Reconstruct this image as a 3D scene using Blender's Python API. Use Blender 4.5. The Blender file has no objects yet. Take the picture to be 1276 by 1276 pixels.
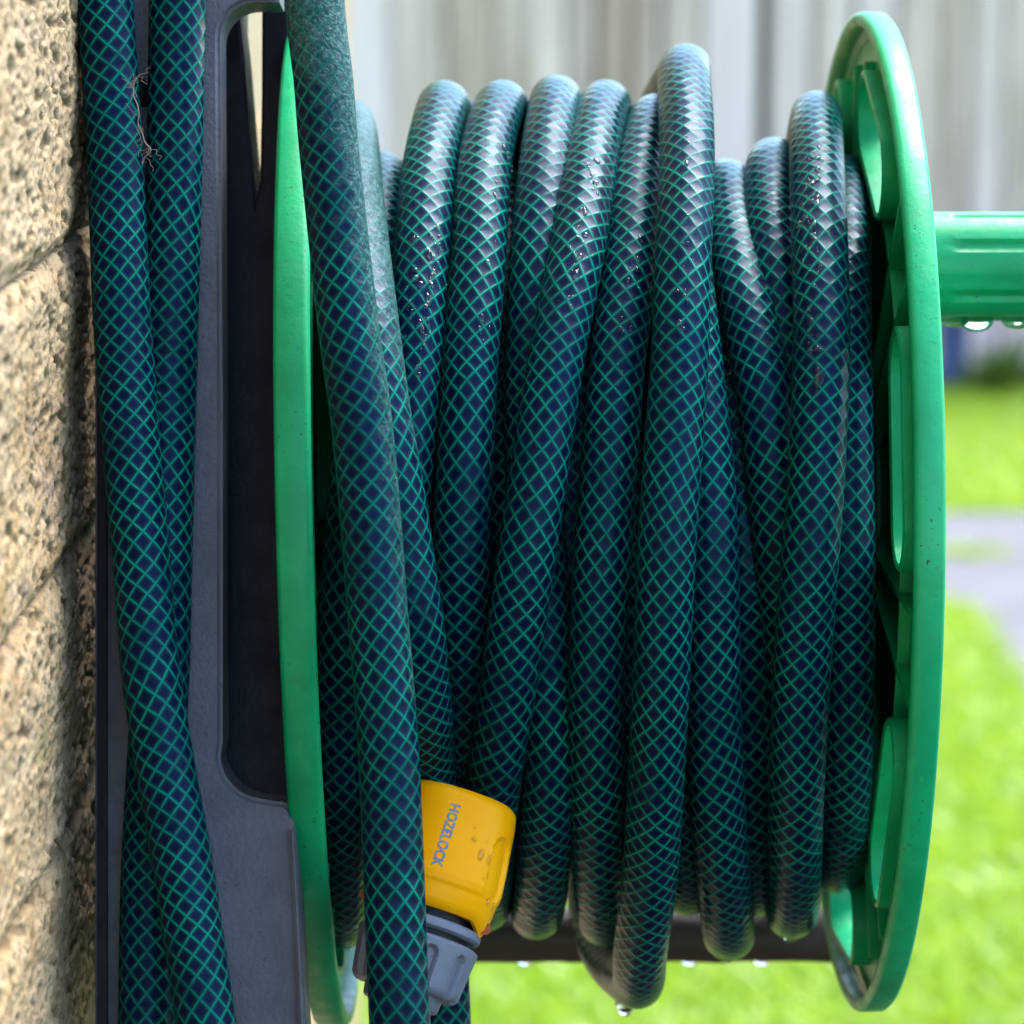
import bpy, bmesh, math, random
import numpy as np
from mathutils import Vector, Matrix, noise as mnoise

rnd = random.Random(7)
S = bpy.context.scene
COL = S.collection

# ------------------------------------------------------------------ camera, world, sun, exposure
F = 4347.0            # focal length in photo pixels (photo 1276 wide)
CX = CY = 638.0
PITCH = math.radians(10.0)
CAMH = 1.0
cd = bpy.data.cameras.new('camera')
cam = bpy.data.objects.new('camera', cd)
COL.objects.link(cam)
cam.location = (0, 0, CAMH)
cam.rotation_euler = (math.radians(90) - PITCH, 0, 0)
cd.sensor_width = 36
cd.lens = F / 1276 * 36
cd.clip_start = 0.05
cd.clip_end = 2000
cd.dof.use_dof = True
cd.dof.focus_distance = 0.905
cd.dof.aperture_fstop = cd.lens / 8.0
S.camera = cam

world = bpy.data.worlds.new('World')
S.world = world
world.use_nodes = True
wn = world.node_tree
bg = wn.nodes['Background']
sky = wn.nodes.new('ShaderNodeTexSky')
sky.sky_type = 'NISHITA'
sky.sun_disc = False
SUN_EL, SUN_AZ = math.radians(58), math.radians(42)   # azimuth clockwise from +Y
sky.sun_elevation = SUN_EL
sky.sun_rotation = SUN_AZ
sky.dust_density = 1.0
sky.air_density = 1.0
sky.ozone_density = 3.0
wn.links.new(sky.outputs[0], bg.inputs['Color'])
bg.inputs['Strength'].default_value = 0.12

sd = bpy.data.lights.new('sun', 'SUN')
sd.energy = 1.5
sd.angle = math.radians(38)
sd.color = (1.0, 0.985, 0.97)
sun = bpy.data.objects.new('sun', sd)
COL.objects.link(sun)
sv = Vector((math.sin(SUN_AZ) * math.cos(SUN_EL), math.cos(SUN_AZ) * math.cos(SUN_EL), math.sin(SUN_EL)))
sun.rotation_euler = sv.to_track_quat('Z', 'Y').to_euler()
sun.location = (1, -1, 3)

S.view_settings.view_transform = 'Standard'
S.view_settings.look = 'None'
S.view_settings.gamma = 1
S.view_settings.use_curve_mapping = False
S.view_settings.exposure = 2.68

# ------------------------------------------------------------------ frames
FWD = Vector((0, math.cos(PITCH), -math.sin(PITCH)))
UP = Vector((0, math.sin(PITCH), math.cos(PITCH)))
EX = Vector((1, 0, 0))
CAM = Vector((0, 0, CAMH))
D0 = 1.035                      # distance to the reel's axle
AX = CAM + FWD * D0             # a point on the axle (x = 0)
RH = 0.0076                     # hose radius

def P(px, py, depth):
    return CAM + FWD * depth + EX * ((px - CX) / F * depth) + UP * ((CY - py) / F * depth)

def on_plane_y(px, py, yw):
    d = FWD + EX * ((px - CX) / F) + UP * ((CY - py) / F)
    return CAM + d * (yw / d.y)

def on_ground(px, py, z=0.0):
    d = FWD + EX * ((px - CX) / F) + UP * ((CY - py) / F)
    return CAM + d * ((z - CAMH) / d.z)

def reel(th, r, x):             # point round the axle, th degrees, 0 = towards camera, 90 = up
    t = math.radians(th)
    return AX + EX * x - FWD * (r * math.cos(t)) + UP * (r * math.sin(t))

# ------------------------------------------------------------------ object helpers
def tag(o, label=None, cat=None, group=None, kind=None):
    if label: o['label'] = label
    if cat: o['category'] = cat
    if group: o['group'] = group
    if kind: o['kind'] = kind
    return o

def empty(name, loc=(0, 0, 0), label=None, cat=None, group=None):
    o = bpy.data.objects.new(name, None)
    o.empty_display_size = 0.02
    o.location = loc
    COL.objects.link(o)
    return tag(o, label, cat, group)

def link_mesh(name, me, mat=None, parent=None, smooth=True):
    o = bpy.data.objects.new(name, me)
    COL.objects.link(o)
    if mat: me.materials.append(mat)
    if smooth:
        me.polygons.foreach_set('use_smooth', [True] * len(me.polygons))
    if parent:
        o.parent = parent
        o.matrix_parent_inverse = Matrix.Translation(-parent.location)
    return o

def mesh_np(name, verts, faces, uvs=None, attrs=None):
    """verts (n,3) faces (m,k) arrays"""
    me = bpy.data.meshes.new(name)
    verts = np.asarray(verts, dtype=np.float32)
    faces = np.asarray(faces, dtype=np.int32)
    m, k = faces.shape
    me.vertices.add(len(verts)); me.vertices.foreach_set('co', verts.ravel())
    me.loops.add(m * k); me.loops.foreach_set('vertex_index', faces.ravel())
    me.polygons.add(m)
    me.polygons.foreach_set('loop_start', np.arange(0, m * k, k, dtype=np.int32))
    me.polygons.foreach_set('loop_total', np.full(m, k, dtype=np.int32))
    if uvs is not None:
        l = me.uv_layers.new(name='UVMap')
        l.data.foreach_set('uv', np.asarray(uvs, dtype=np.float32).ravel())
    if attrs:
        for an, av in attrs.items():
            a = me.attributes.new(an, 'FLOAT', 'POINT')
            a.data.foreach_set('value', np.asarray(av, dtype=np.float32))
    me.update(calc_edges=True)
    me.validate()
    return me

def bm_mesh(name, bm):
    me = bpy.data.meshes.new(name)
    bmesh.ops.recalc_face_normals(bm, faces=bm.faces)
    bm.to_mesh(me); bm.free()
    return me

def auto_smooth(o, deg=35):
    me = o.data
    bm = bmesh.new(); bm.from_mesh(me)
    lim = math.radians(deg)
    for e in bm.edges:
        if len(e.link_faces) == 2:
            e.smooth = e.calc_face_angle(0) < lim
    bm.to_mesh(me); bm.free()

def catmull(pts, step):
    """centripetal-like smooth resampling of n-d control points"""
    p = np.asarray(pts, dtype=float)
    n = len(p)
    ext = np.vstack([2 * p[0] - p[1], p, 2 * p[-1] - p[-2]])
    out = []
    for i in range(n - 1):
        p0, p1, p2, p3 = ext[i:i + 4]
        L = np.linalg.norm((p2 - p1)[:3])
        m = max(2, int(math.ceil(L / step)))
        t = np.linspace(0, 1, m, endpoint=False)[:, None]
        out.append(0.5 * ((2 * p1) + (-p0 + p2) * t + (2 * p0 - 5 * p1 + 4 * p2 - p3) * t ** 2 + (-p0 + 3 * p1 - 3 * p2 + p3) * t ** 3))
    out.append(p[-1][None])
    return np.vstack(out)

def resample(p, step):
    seg = np.linalg.norm(np.diff(p, axis=0), axis=1)
    s = np.concatenate([[0], np.cumsum(seg)])
    n = max(4, int(s[-1] / step))
    t = np.linspace(0, s[-1], n)
    return np.stack([np.interp(t, s, p[:, k]) for k in range(3)], 1)

def smooth_path(p, it):
    for _ in range(it):
        q = p.copy()
        q[1:-1] = 0.25 * p[:-2] + 0.5 * p[1:-1] + 0.25 * p[2:]
        p = q
    return p

def tube(name, pts, radius, nseg=30, ref=(1, 0, 0), v0=0.0, cap=True, film=None, wob=0.0):
    """swept tube; UV: u round, v along in diameters. Returns mesh and end v"""
    p = np.asarray(pts, dtype=float)
    n = len(p)
    T = np.gradient(p, axis=0)
    T /= np.linalg.norm(T, axis=1)[:, None]
    N = np.zeros_like(p)
    r0 = np.array(ref, dtype=float)
    r0 -= T[0] * r0.dot(T[0]); r0 /= np.linalg.norm(r0)
    N[0] = r0
    for i in range(1, n):
        v = N[i - 1] - T[i] * N[i - 1].dot(T[i])
        N[i] = v / np.linalg.norm(v)
    B = np.cross(T, N)
    s = np.concatenate([[0], np.cumsum(np.linalg.norm(np.diff(p, axis=0), axis=1))])
    ang = np.linspace(0, 2 * math.pi, nseg, endpoint=False)
    rad = np.full((n, nseg), radius)
    if wob:
        rad *= 1 + wob * np.sin(s / 0.021 + 1.3)[:, None] * np.cos(ang * 2 + 0.8)[None]
    V = p[:, None, :] + rad[:, :, None] * (np.cos(ang)[None, :, None] * N[:, None, :] + np.sin(ang)[None, :, None] * B[:, None, :])
    V = V.reshape(-1, 3)
    i = np.arange(n - 1)[:, None] * nseg
    j = np.arange(nseg)[None, :]
    j2 = (j + 1) % nseg
    q = np.stack([i + j, i + nseg + j, i + nseg + j2, i + j2], -1).reshape(-1, 4)
    vv = v0 + s / (2 * radius)
    u0 = np.broadcast_to(j / nseg, (n - 1, nseg)); u1 = np.broadcast_to((j + 1) / nseg, (n - 1, nseg))
    va = np.broadcast_to(vv[:-1, None], (n - 1, nseg)); vb = np.broadcast_to(vv[1:, None], (n - 1, nseg))
    uv = np.stack([np.stack([u0, va], -1), np.stack([u0, vb], -1), np.stack([u1, vb], -1), np.stack([u1, va], -1)], 2).reshape(-1, 2)
    attrs = None
    if film is not None:
        fv = np.zeros((n, nseg))
        for a in range(n):
            for b in range(nseg):
                fv[a, b] = film(p[a], b / nseg)
        attrs = {'film': fv.ravel()}
    me = mesh_np(name, V, q, uv, attrs)
    if cap:
        bm = bmesh.new(); bm.from_mesh(me)
        bm.verts.ensure_lookup_table()
        for base in (0, (n - 1) * nseg):
            try: bm.faces.new([bm.verts[base + k] for k in range(nseg)])
            except ValueError: pass
        bm.to_mesh(me); bm.free()
    return me, vv[-1]

# ------------------------------------------------------------------ materials
class NT:
    def __init__(s, name):
        s.m = bpy.data.materials.new(name); s.m.use_nodes = True
        s.t = s.m.node_tree; s.b = s.t.nodes['Principled BSDF']
        s.out = s.t.nodes['Material Output']
    def n(s, typ, **kw):
        nd = s.t.nodes.new(typ)
        for k, v in kw.items(): setattr(nd, k, v)
        return nd
    def put(s, sock, v):
        if isinstance(v, bpy.types.NodeSocket): s.t.links.new(v, sock)
        else: sock.default_value = v
    def math(s, op, a, b=0.0, c=None, clamp=False):
        nd = s.n('ShaderNodeMath', operation=op, use_clamp=clamp)
        s.put(nd.inputs[0], a); s.put(nd.inputs[1], b)
        if c is not None: s.put(nd.inputs[2], c)
        return nd.outputs[0]
    def ramp(s, v, a, b, c=0.0, d=1.0, smooth=True):
        nd = s.n('ShaderNodeMapRange')
        if smooth: nd.interpolation_type = 'SMOOTHSTEP'
        s.put(nd.inputs[0], v)
        for k, x in zip((1, 2, 3, 4), (a, b, c, d)): s.put(nd.inputs[k], x)
        return nd.outputs[0]
    def mix(s, f, a, b):
        nd = s.n('ShaderNodeMix', data_type='RGBA')
        s.put(nd.inputs[0], f)
        s.put(nd.inputs[6], a if isinstance(a, bpy.types.NodeSocket) else (*a, 1))
        s.put(nd.inputs[7], b if isinstance(b, bpy.types.NodeSocket) else (*b, 1))
        return nd.outputs[2]
    def noise(s, scale, detail=3, rough=0.55, vec=None, dist=0.0):
        nd = s.n('ShaderNodeTexNoise')
        nd.inputs['Scale'].default_value = scale; nd.inputs['Detail'].default_value = detail
        nd.inputs['Roughness'].default_value = rough; nd.inputs['Distortion'].default_value = dist
        if vec is None: vec = s.obj()
        s.t.links.new(vec, nd.inputs['Vector'])
        return nd.outputs[0]
    def obj(s):
        if not hasattr(s, '_o'): s._o = s.n('ShaderNodeNewGeometry').outputs['Position']
        return s._o
    def scaled(s, v):
        nd = s.n('ShaderNodeMapping'); s.t.links.new(s.obj(), nd.inputs[0]); nd.inputs['Scale'].default_value = v
        return nd.outputs[0]
    def bump(s, h, strength, dist, prev=None):
        nd = s.n('ShaderNodeBump')
        nd.inputs['Strength'].default_value = strength; nd.inputs['Distance'].default_value = dist
        s.put(nd.inputs['Height'], h)
        if prev is not None: s.t.links.new(prev, nd.inputs['Normal'])
        return nd.outputs[0]
    def set(s, **kw):
        for k, v in kw.items():
            k = k.replace('_', ' ')
            sock = s.b.inputs[k]
            if isinstance(v, tuple) and len(v) == 3: v = (*v, 1)
            s.put(sock, v)
        return s.m

NAVY = (0.0012, 0.005, 0.028)
NET = (0.0, 0.20, 0.13)

def hose_material(film=False):
    k = NT('hose_film' if film else 'hose')
    uv = k.n('ShaderNodeUVMap').outputs[0]
    sep = k.n('ShaderNodeSeparateXYZ'); k.t.links.new(uv, sep.inputs[0])
    wob = k.noise(55, 2)
    wobs = k.math('MULTIPLY', k.math('SUBTRACT', wob, 0.5), 0.55)
    wobs = k.math('ADD', wobs, k.math('MULTIPLY', k.noise(13, 1), 2.2))
    u = k.math('ADD', k.math('MULTIPLY', sep.outputs[0], 10.0), k.math('MULTIPLY', k.math('SUBTRACT', k.noise(16, 1), 0.5), 1.6))
    v = k.math('ADD', k.math('MULTIPLY', sep.outputs[1], 2.85), wobs)
    def fam(op):
        a = k.math(op, u, v)
        return k.math('MULTIPLY', k.math('ABSOLUTE', k.math('SUBTRACT', k.math('FRACT', a), 0.5)), 2.0)
    qa, qb = fam('ADD'), fam('SUBTRACT')
    thick = k.noise(160, 2)
    lo = k.math('SUBTRACT', 0.82, k.math('MULTIPLY', thick, 0.10))
    la = k.ramp(qa, lo, 0.95); lb = k.ramp(qb, lo, 0.95)
    net = k.math('MAXIMUM', la, lb)
    fade = k.math('MULTIPLY', k.ramp(k.noise(38, 3), 0.3, 0.62, 0.5, 1.0), k.ramp(k.noise(170, 3), 0.25, 0.6, 0.55, 1.0))
    netf = k.math('MULTIPLY', net, fade)
    base = k.mix(k.noise(90, 3), NAVY, (0.003, 0.003, 0.016))
    soft = k.math('MULTIPLY', k.math('MAXIMUM', k.ramp(qa, 0.4, 1.0), k.ramp(qb, 0.4, 1.0)), 0.20)
    netf = k.math('MAXIMUM', netf, soft)
    col = k.mix(netf, base, NET)
    dirt = k.ramp(k.noise(120, 6, 0.7), 0.6, 0.78, 0.0, 0.22)
    col = k.mix(dirt, col, (0.03, 0.035, 0.035))
    dome = k.math('MULTIPLY', k.math('SUBTRACT', 1.0, k.math('MULTIPLY', qa, qa)), k.math('SUBTRACT', 1.0, k.math('MULTIPLY', qb, qb)))
    h = k.math('POWER', dome, 0.6)
    nb = k.bump(h, 0.30, 0.0007)
    nb = k.bump(k.noise(1500, 3), 0.12, 0.0003, nb)
    rough = k.ramp(k.noise(70, 4, 0.65), 0.35, 0.65, 0.26, 0.40)
    if film:
        at = k.n('ShaderNodeAttribute', attribute_name='film').outputs['Fac']
        nn = k.noise(260, 5, 0.65)
        m = k.ramp(k.math('ADD', at, k.math('MULTIPLY', k.math('SUBTRACT', nn, 0.5), 0.9)), 0.22, 0.80)
        wr = k.noise(330, 4, 0.6, None, 1.6)
        fc = k.mix(k.ramp(wr, 0.35, 0.68), (0.006, 0.055, 0.042), (0.045, 0.115, 0.098))
        fc = k.mix(k.ramp(k.noise(900, 3), 0.52, 0.72), fc, (0.13, 0.19, 0.19))
        col = k.mix(k.math('MULTIPLY', m, 0.8), col, fc)
        nb2 = k.bump(wr, 0.75, 0.0011, k.bump(k.noise(1100, 4), 0.4, 0.0004))
        mv = k.n('ShaderNodeMix', data_type='VECTOR')
        k.t.links.new(m, mv.inputs[0]); k.t.links.new(nb, mv.inputs[4]); k.t.links.new(nb2, mv.inputs[5])
        nb = mv.outputs[1]
        rough = k.math('ADD', rough, k.math('MULTIPLY', m, 0.14))
    return k.set(Base_Color=col, Roughness=rough, Normal=nb, Coat_Weight=0.0, Specular_IOR_Level=0.13, Specular_Tint=(0.42, 0.68, 1.0))

def plastic(name, c, c2, rough=0.4, speck=0.6, sss=0.0, bump=0.12, scale=60, dirt=(0.03, 0.035, 0.02), dirt_amt=0.35):
    k = NT(name)
    col = k.mix(k.ramp(k.noise(scale, 4, 0.6), 0.3, 0.7), c, c2)
    sp = k.ramp(k.noise(900, 2, 0.5), 0.66, 0.73, 0, speck)
    sp = k.math('MULTIPLY', sp, k.ramp(k.noise(45, 3), 0.42, 0.6))
    col = k.mix(sp, col, (0.02, 0.035, 0.02))
    if name == 'green_plastic':
        sc = k.ramp(k.noise(60, 5, 0.75, k.scaled((7, 7, 0.8)), 0.6), 0.63, 0.72, 0, 0.30)
        col = k.mix(sc, col, (0.10, 0.36, 0.19))
        gr = k.ramp(k.noise(330, 5, 0.75), 0.60, 0.72, 0, 0.5)
        gr = k.math('MULTIPLY', gr, k.ramp(k.noise(17, 3), 0.45, 0.62))
        col = k.mix(gr, col, (0.012, 0.07, 0.03))
    dm = k.ramp(k.noise(28, 6, 0.7), 0.56, 0.8, 0, dirt_amt)
    col = k.mix(dm, col, dirt)
    r = k.ramp(k.noise(120, 4), 0.3, 0.7, rough - 0.07, rough + 0.1)
    nb = k.bump(k.noise(700, 4, 0.6), bump, 0.0005)
    m = k.set(Base_Color=col, Roughness=r, Normal=nb)
    if sss:
        k.set(Subsurface_Weight=sss, Subsurface_Scale=0.004)
        k.b.inputs['Subsurface Radius'].default_value = (0.4, 1.0, 0.6)
    return m

M = {}
M['hose'] = hose_material()
M['film'] = hose_material(True)
M['green'] = plastic('green_plastic', (0.002, 0.28, 0.098), (0.006, 0.37, 0.135), 0.40, 0.9, 0.18, 0.2, 45, (0.02, 0.09, 0.03), 0.55)
M['green'].node_tree.nodes['Principled BSDF'].inputs['Specular IOR Level'].default_value = 0.32
M['grey'] = plastic('grey_plastic', (0.070, 0.068, 0.082), (0.090, 0.087, 0.102), 0.5, 0.8, 0, 0.6, 80, (0.12, 0.125, 0.07), 0.6)
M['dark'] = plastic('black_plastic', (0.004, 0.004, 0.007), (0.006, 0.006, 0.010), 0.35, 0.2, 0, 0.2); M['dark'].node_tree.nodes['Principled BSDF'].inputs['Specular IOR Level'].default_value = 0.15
M['brown'] = plastic('brown_plastic', (0.022, 0.013, 0.008), (0.04, 0.023, 0.013), 0.55, 0.5, 0, 0.9)
M['yellow'] = plastic('yellow_plastic', (0.95, 0.35, 0.0005), (0.97, 0.39, 0.001), 0.33, 0.08, 0.12, 0.06, 60, (0.6, 0.26, 0.02), 0.12); M['yellow'].node_tree.nodes['Principled BSDF'].inputs['Specular IOR Level'].default_value = 0.35
M['yellow'].node_tree.nodes['Principled BSDF'].inputs['Specular Tint'].default_value = (1, 0.75, 0.25, 1)
M['nut'] = plastic('nut_plastic', (0.13, 0.135, 0.175), (0.16, 0.165, 0.21), 0.5, 0.5, 0, 0.3, 120, (0.2, 0.17, 0.13), 0.4)
k = NT('blue_ink'); M['ink'] = k.set(Base_Color=k.mix(k.ramp(k.noise(900, 3), 0.4, 0.7, 0, 0.7), (0.07, 0.16, 0.26), (0.5, 0.36, 0.10)), Roughness=0.4)
M['red'] = NT('red_plastic').set(Base_Color=(0.30, 0.035, 0.008), Roughness=0.35)
kw = NT('water'); M['water'] = kw.set(Base_Color=(1, 1, 1), Roughness=0.0, IOR=1.333, Transmission_Weight=1.0)
kc = NT('cobweb'); M['thread'] = kc.set(Base_Color=(0.55, 0.52, 0.48), Roughness=0.6)
M['fibre'] = NT('fibre').set(Base_Color=(0.26, 0.19, 0.15), Roughness=0.8)

def stone_mat():
    k = NT('stone')
    v = k.scaled((1, 0.38, 1))
    n1 = k.noise(22, 5, 0.6, v); n2 = k.noise(160, 5, 0.7, v)
    col = k.mix(k.ramp(n1, 0.33, 0.66), (0.33, 0.205, 0.085), (0.39, 0.275, 0.15))
    col = k.mix(k.ramp(n2, 0.4, 0.66, 0, 0.7), col, (0.46, 0.345, 0.205))
    col = k.mix(k.ramp(k.noise(45, 5, 0.7, v), 0.54, 0.7, 0, 0.6), col, (0.29, 0.20, 0.14))
    col = k.mix(k.ramp(k.noise(13, 4, 0.6, v), 0.55, 0.72, 0, 0.55), col, (0.38, 0.25, 0.18))
    col = k.mix(k.ramp(k.noise(31, 5, 0.7, v), 0.60, 0.75, 0, 0.5), col, (0.22, 0.20, 0.07))
    pit = k.n('ShaderNodeAttribute', attribute_name='pit').outputs['Fac']
    col = k.mix(k.math('MULTIPLY', k.ramp(pit, 0.15, 0.8), 0.7), col, (0.13, 0.08, 0.032))
    col = k.mix(k.ramp(k.noise(480, 3, 0.6, v), 0.54, 0.66, 0, 0.65), col, (0.14, 0.09, 0.045))
    nb = k.bump(k.noise(560, 6, 0.75, v), 0.6, 0.0010)
    return k.set(Base_Color=col, Roughness=0.9, Normal=nb, Specular_IOR_Level=0.2)
M['stone'] = stone_mat()
k = NT('mortar'); M['mortar'] = k.set(Base_Color=k.mix(k.noise(90, 5, 0.7), (0.25, 0.175, 0.085), (0.40, 0.31, 0.18)), Roughness=0.95, Normal=k.bump(k.noise(500, 5, 0.7), 0.8, 0.001))

def wood_mat():
    k = NT('weathered_wood')
    at = k.n('ShaderNodeObjectInfo').outputs['Random']
    g = k.noise(8, 5, 0.65, k.scaled((9, 9, 0.25)))
    c = k.mix(k.ramp(g, 0.3, 0.7), (0.38, 0.25, 0.19), (0.88, 0.64, 0.555))
    c = k.mix(k.ramp(k.noise(3, 4, 0.6, k.scaled((3, 3, 0.7))), 0.5, 0.75, 0, 0.6), c, (0.40, 0.31, 0.20))
    c = k.mix(k.ramp(at, 0.0, 0.5, 0.75, 0.0, False), c, (0.30, 0.185, 0.105))
    c = k.mix(k.ramp(at, 0.6, 1.0, 0.0, 0.6, False), c, (0.84, 0.645, 0.645))
    return k.set(Base_Color=c, Roughness=0.85, Normal=k.bump(g, 0.4, 0.004))
M['wood'] = wood_mat()
k = NT('concrete'); M['concrete'] = k.set(Base_Color=k.mix(k.ramp(k.noise(6, 6, 0.7), 0.3, 0.7), (0.095, 0.088, 0.090), (0.135, 0.126, 0.128)), Roughness=0.8, Normal=k.bump(k.noise(90, 5), 0.4, 0.004))
k = NT('bounce_slab_dark'); M['bounce_slab_dark'] = k.set(Base_Color=k.mix(k.noise(8, 6, 0.7), (0.012, 0.012, 0.014), (0.024, 0.024, 0.027)), Specular_IOR_Level=0.05, Roughness=0.95)  # near-black matt surface, keeps ground bounce and glare off the hose
k = NT('soil'); M['soil'] = k.set(Base_Color=k.mix(k.noise(14, 6, 0.7), (0.05, 0.033, 0.02), (0.13, 0.09, 0.06)), Roughness=0.95, Normal=k.bump(k.noise(40, 6), 0.8, 0.02))
k = NT('turf'); M['turf'] = k.set(Base_Color=k.mix(k.noise(5, 5, 0.6), (0.10, 0.22, 0.012), (0.16, 0.29, 0.02)), Roughness=0.9)
def grass_mat():
    k = NT('grass_blade')
    a = k.n('ShaderNodeAttribute', attribute_name='tone').outputs['Fac']
    c = k.mix(a, (0.30, 0.47, 0.015), (0.43, 0.53, 0.04))
    c = k.mix(k.ramp(k.noise(2.2, 3), 0.4, 0.7, 0, 0.5), c, (0.34, 0.48, 0.02))
    k.set(Base_Color=c, Roughness=0.35, Specular_IOR_Level=0.6)
    tr = k.n('ShaderNodeBsdfTranslucent'); k.t.links.new(c, tr.inputs[0])
    mx = k.n('ShaderNodeMixShader'); mx.inputs[0].default_value = 0.5
    k.t.links.new(k.b.outputs[0], mx.inputs[1]); k.t.links.new(tr.outputs[0], mx.inputs[2])
    k.t.links.new(mx.outputs[0], k.out.inputs[0])
    return k.m
M['grass'] = grass_mat()
M['blue'] = plastic('blue_plastic', (0.09, 0.12, 0.34), (0.12, 0.15, 0.38), 0.4, 0.1)
M['leaf'] = NT('leaf').set(Base_Color=(0.10, 0.16, 0.02), Roughness=0.5)

# ------------------------------------------------------------------ GROUND, LAWN, PATH
def grid_plane(name, x0, x1, y0, y1, z, mat, kind='structure'):
    me = mesh_np(name, [(x0, y0, z), (x1, y0, z), (x1, y1, z), (x0, y1, z)], [(0, 1, 2, 3)])
    return tag(link_mesh(name, me, mat, smooth=False), None, None, None, kind)
g = grid_plane('ground', -400, 400, -400, 400, 0, M['turf'])
g['label'] = 'wide green garden ground under the lawn and path'

WX0 = -0.115
FENCE_Y = on_ground(1000, 470).y
PX0 = on_ground(1185, 770).x
PY1 = on_ground(1200, 645).y
def slab(name, poly, z0, z1, mat):
    bm = bmesh.new()
    lo = [bm.verts.new((x, y, z0)) for x, y in poly]; hi = [bm.verts.new((x, y, z1)) for x, y in poly]
    bm.faces.new(hi); bm.faces.new(lo[::-1])
    n = len(poly)
    for i in range(n): bm.faces.new((lo[i], lo[(i + 1) % n], hi[(i + 1) % n], hi[i]))
    return link_mesh(name, bm_mesh(name, bm), mat, smooth=False)
path_o = tag(slab('path', [(PX0 + 0.03, 2.0), (2.2, 2.0), (2.2, PY1), (PX0 - 0.10, PY1), (PX0 - 0.13, PY1 - 0.1), (PX0 - 0.1, PY1 - 0.55), (PX0, PY1 - 0.85)], -0.02, 0.012, M['concrete']),
             'pale grey concrete path crossing the lawn right of the reel', None, None, 'structure')
tag(slab('unseen_bounce_slab', [(WX0, -5), (4, -5), (4, 2.0), (WX0, 2.0)], -0.02, 0.008, M['bounce_slab_dark']), 'unseen dark ground slab added to cut light bouncing up onto the hose', None, None, 'structure')  # unseen slab, added so the hose bottoms stay dark
tag(slab('soil_border', [(-3, FENCE_Y - 0.28), (4, FENCE_Y - 0.22), (4, FENCE_Y + 0.4), (-3, FENCE_Y + 0.4)], -0.02, 0.02, M['soil']),
    'dark soil strip along the foot of the fence', None, None, 'structure')

def build_grass():
    rs = np.random.RandomState(3)
    N = 190000
    y = 2.3 + (FENCE_Y - 0.1 - 2.3) * rs.rand(N) ** 0.9
    x = -0.055 * y + (0.30 * y) * rs.rand(N) - 0.02
    on_path = (x > PX0 - 0.09) & (y < PY1 - 0.02) & (y > 1.5) & (x > PX0 + 0.03 - 0.13 * np.clip((y - PY1 + 0.85) / 0.5, 0, 1))
    tuft = ((x - 0.70) ** 2 + (y - (PY1 - 0.38)) ** 2) < 0.05 ** 2
    soil = (y > FENCE_Y - 0.24) & (rs.rand(N) > 0.25)
    keep = (~on_path | (tuft & (rs.rand(N) < 0.6))) & ~soil
    x, y = x[keep], y[keep]; n = len(x)
    h = 0.012 + 0.022 * rs.rand(n); w = 0.0026 + 0.0022 * rs.rand(n)
    a = rs.rand(n) * 2 * math.pi
    lx = (rs.rand(n) - 0.5) * 0.09; ly = (rs.rand(n) - 0.5) * 0.09
    dx, dy = np.cos(a) * w, np.sin(a) * w
    z0 = np.full(n, -0.001)
    v = np.stack([np.stack([x - dx, y - dy, z0], 1), np.stack([x + dx, y + dy, z0], 1),
                  np.stack([x + dx * .8 + lx * .4, y + dy * .8 + ly * .4, h * .6], 1), np.stack([x - dx * .8 + lx * .4, y - dy * .8 + ly * .4, h * .6], 1),
                  np.stack([x + lx, y + ly, h], 1)], 1)
    idx = np.arange(n)[:, None] * 5
    tri = np.concatenate([idx + [[0, 1, 2]], idx + [[0, 2, 3]], idx + [[3, 2, 4]]], 0)
    tone = np.repeat(np.clip(rs.rand(n) ** 1.5, 0, 1), 5)
    me = mesh_np('grass', v.reshape(-1, 3), tri, None, {'tone': tone})
    o = link_mesh('grass', me, M['grass'], smooth=False)
    tag(o, 'bright short green grass of the lawn behind the hose reel', None, None, 'stuff')
build_grass()

# ------------------------------------------------------------------ FENCE
def box_bm(bm, c, s, rot=None):
    r = bmesh.ops.create_cube(bm, size=1)
    mt = Matrix.Translation(c) @ (rot or Matrix()) @ Matrix.Diagonal((*s, 1))
    bmesh.ops.transform(bm, matrix=mt, verts=r['verts'])
    return r['verts']
def box_obj(name, c, s, mat, parent=None, bev=0.0):
    bm = bmesh.new(); box_bm(bm, (0, 0, 0), s)
    if bev: bmesh.ops.bevel(bm, geom=bm.edges[:], offset=bev, segments=2, affect='EDGES')
    o = link_mesh(name, bm_mesh(name, bm), mat, None, smooth=False)
    o.location = c
    if parent:
        o.parent = parent; o.matrix_parent_inverse = Matrix.Translation(-parent.location)
    return o
fence = empty('fence', (0.3, FENCE_Y, 0), 'weathered grey close-board wooden fence at the end of the garden', 'fence')
fx = -1.3
while fx < 2.6:
    w = rnd.choice((0.05, 0.065, 0.08, 0.095, 0.11))
    dgap = rnd.choice((0.002, 0.004, 0.004, 0.007, 0.012))
    if abs(fx + w - on_plane_y(962, 60, FENCE_Y).x) < 0.04: dgap = 0.03
    box_obj('board', (fx + w / 2, FENCE_Y + rnd.uniform(-0.012, 0.006), 0.64 + rnd.uniform(-.01, .01)), (w, 0.018, 1.24), M['wood'], fence, 0.003)
    fx += w + dgap
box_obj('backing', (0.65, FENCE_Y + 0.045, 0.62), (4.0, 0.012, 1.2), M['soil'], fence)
for z in (0.25, 0.65, 1.1):
    box_obj('rail', (0.65, FENCE_Y + 0.078, z), (4.0, 0.05, 0.08), M['wood'], fence, 0.004)
for x in (-1.2, 0.55, 2.4):
    box_obj('post', (x, FENCE_Y + 0.15, 0.65), (0.09, 0.09, 1.30), M['wood'], fence, 0.004)

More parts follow.
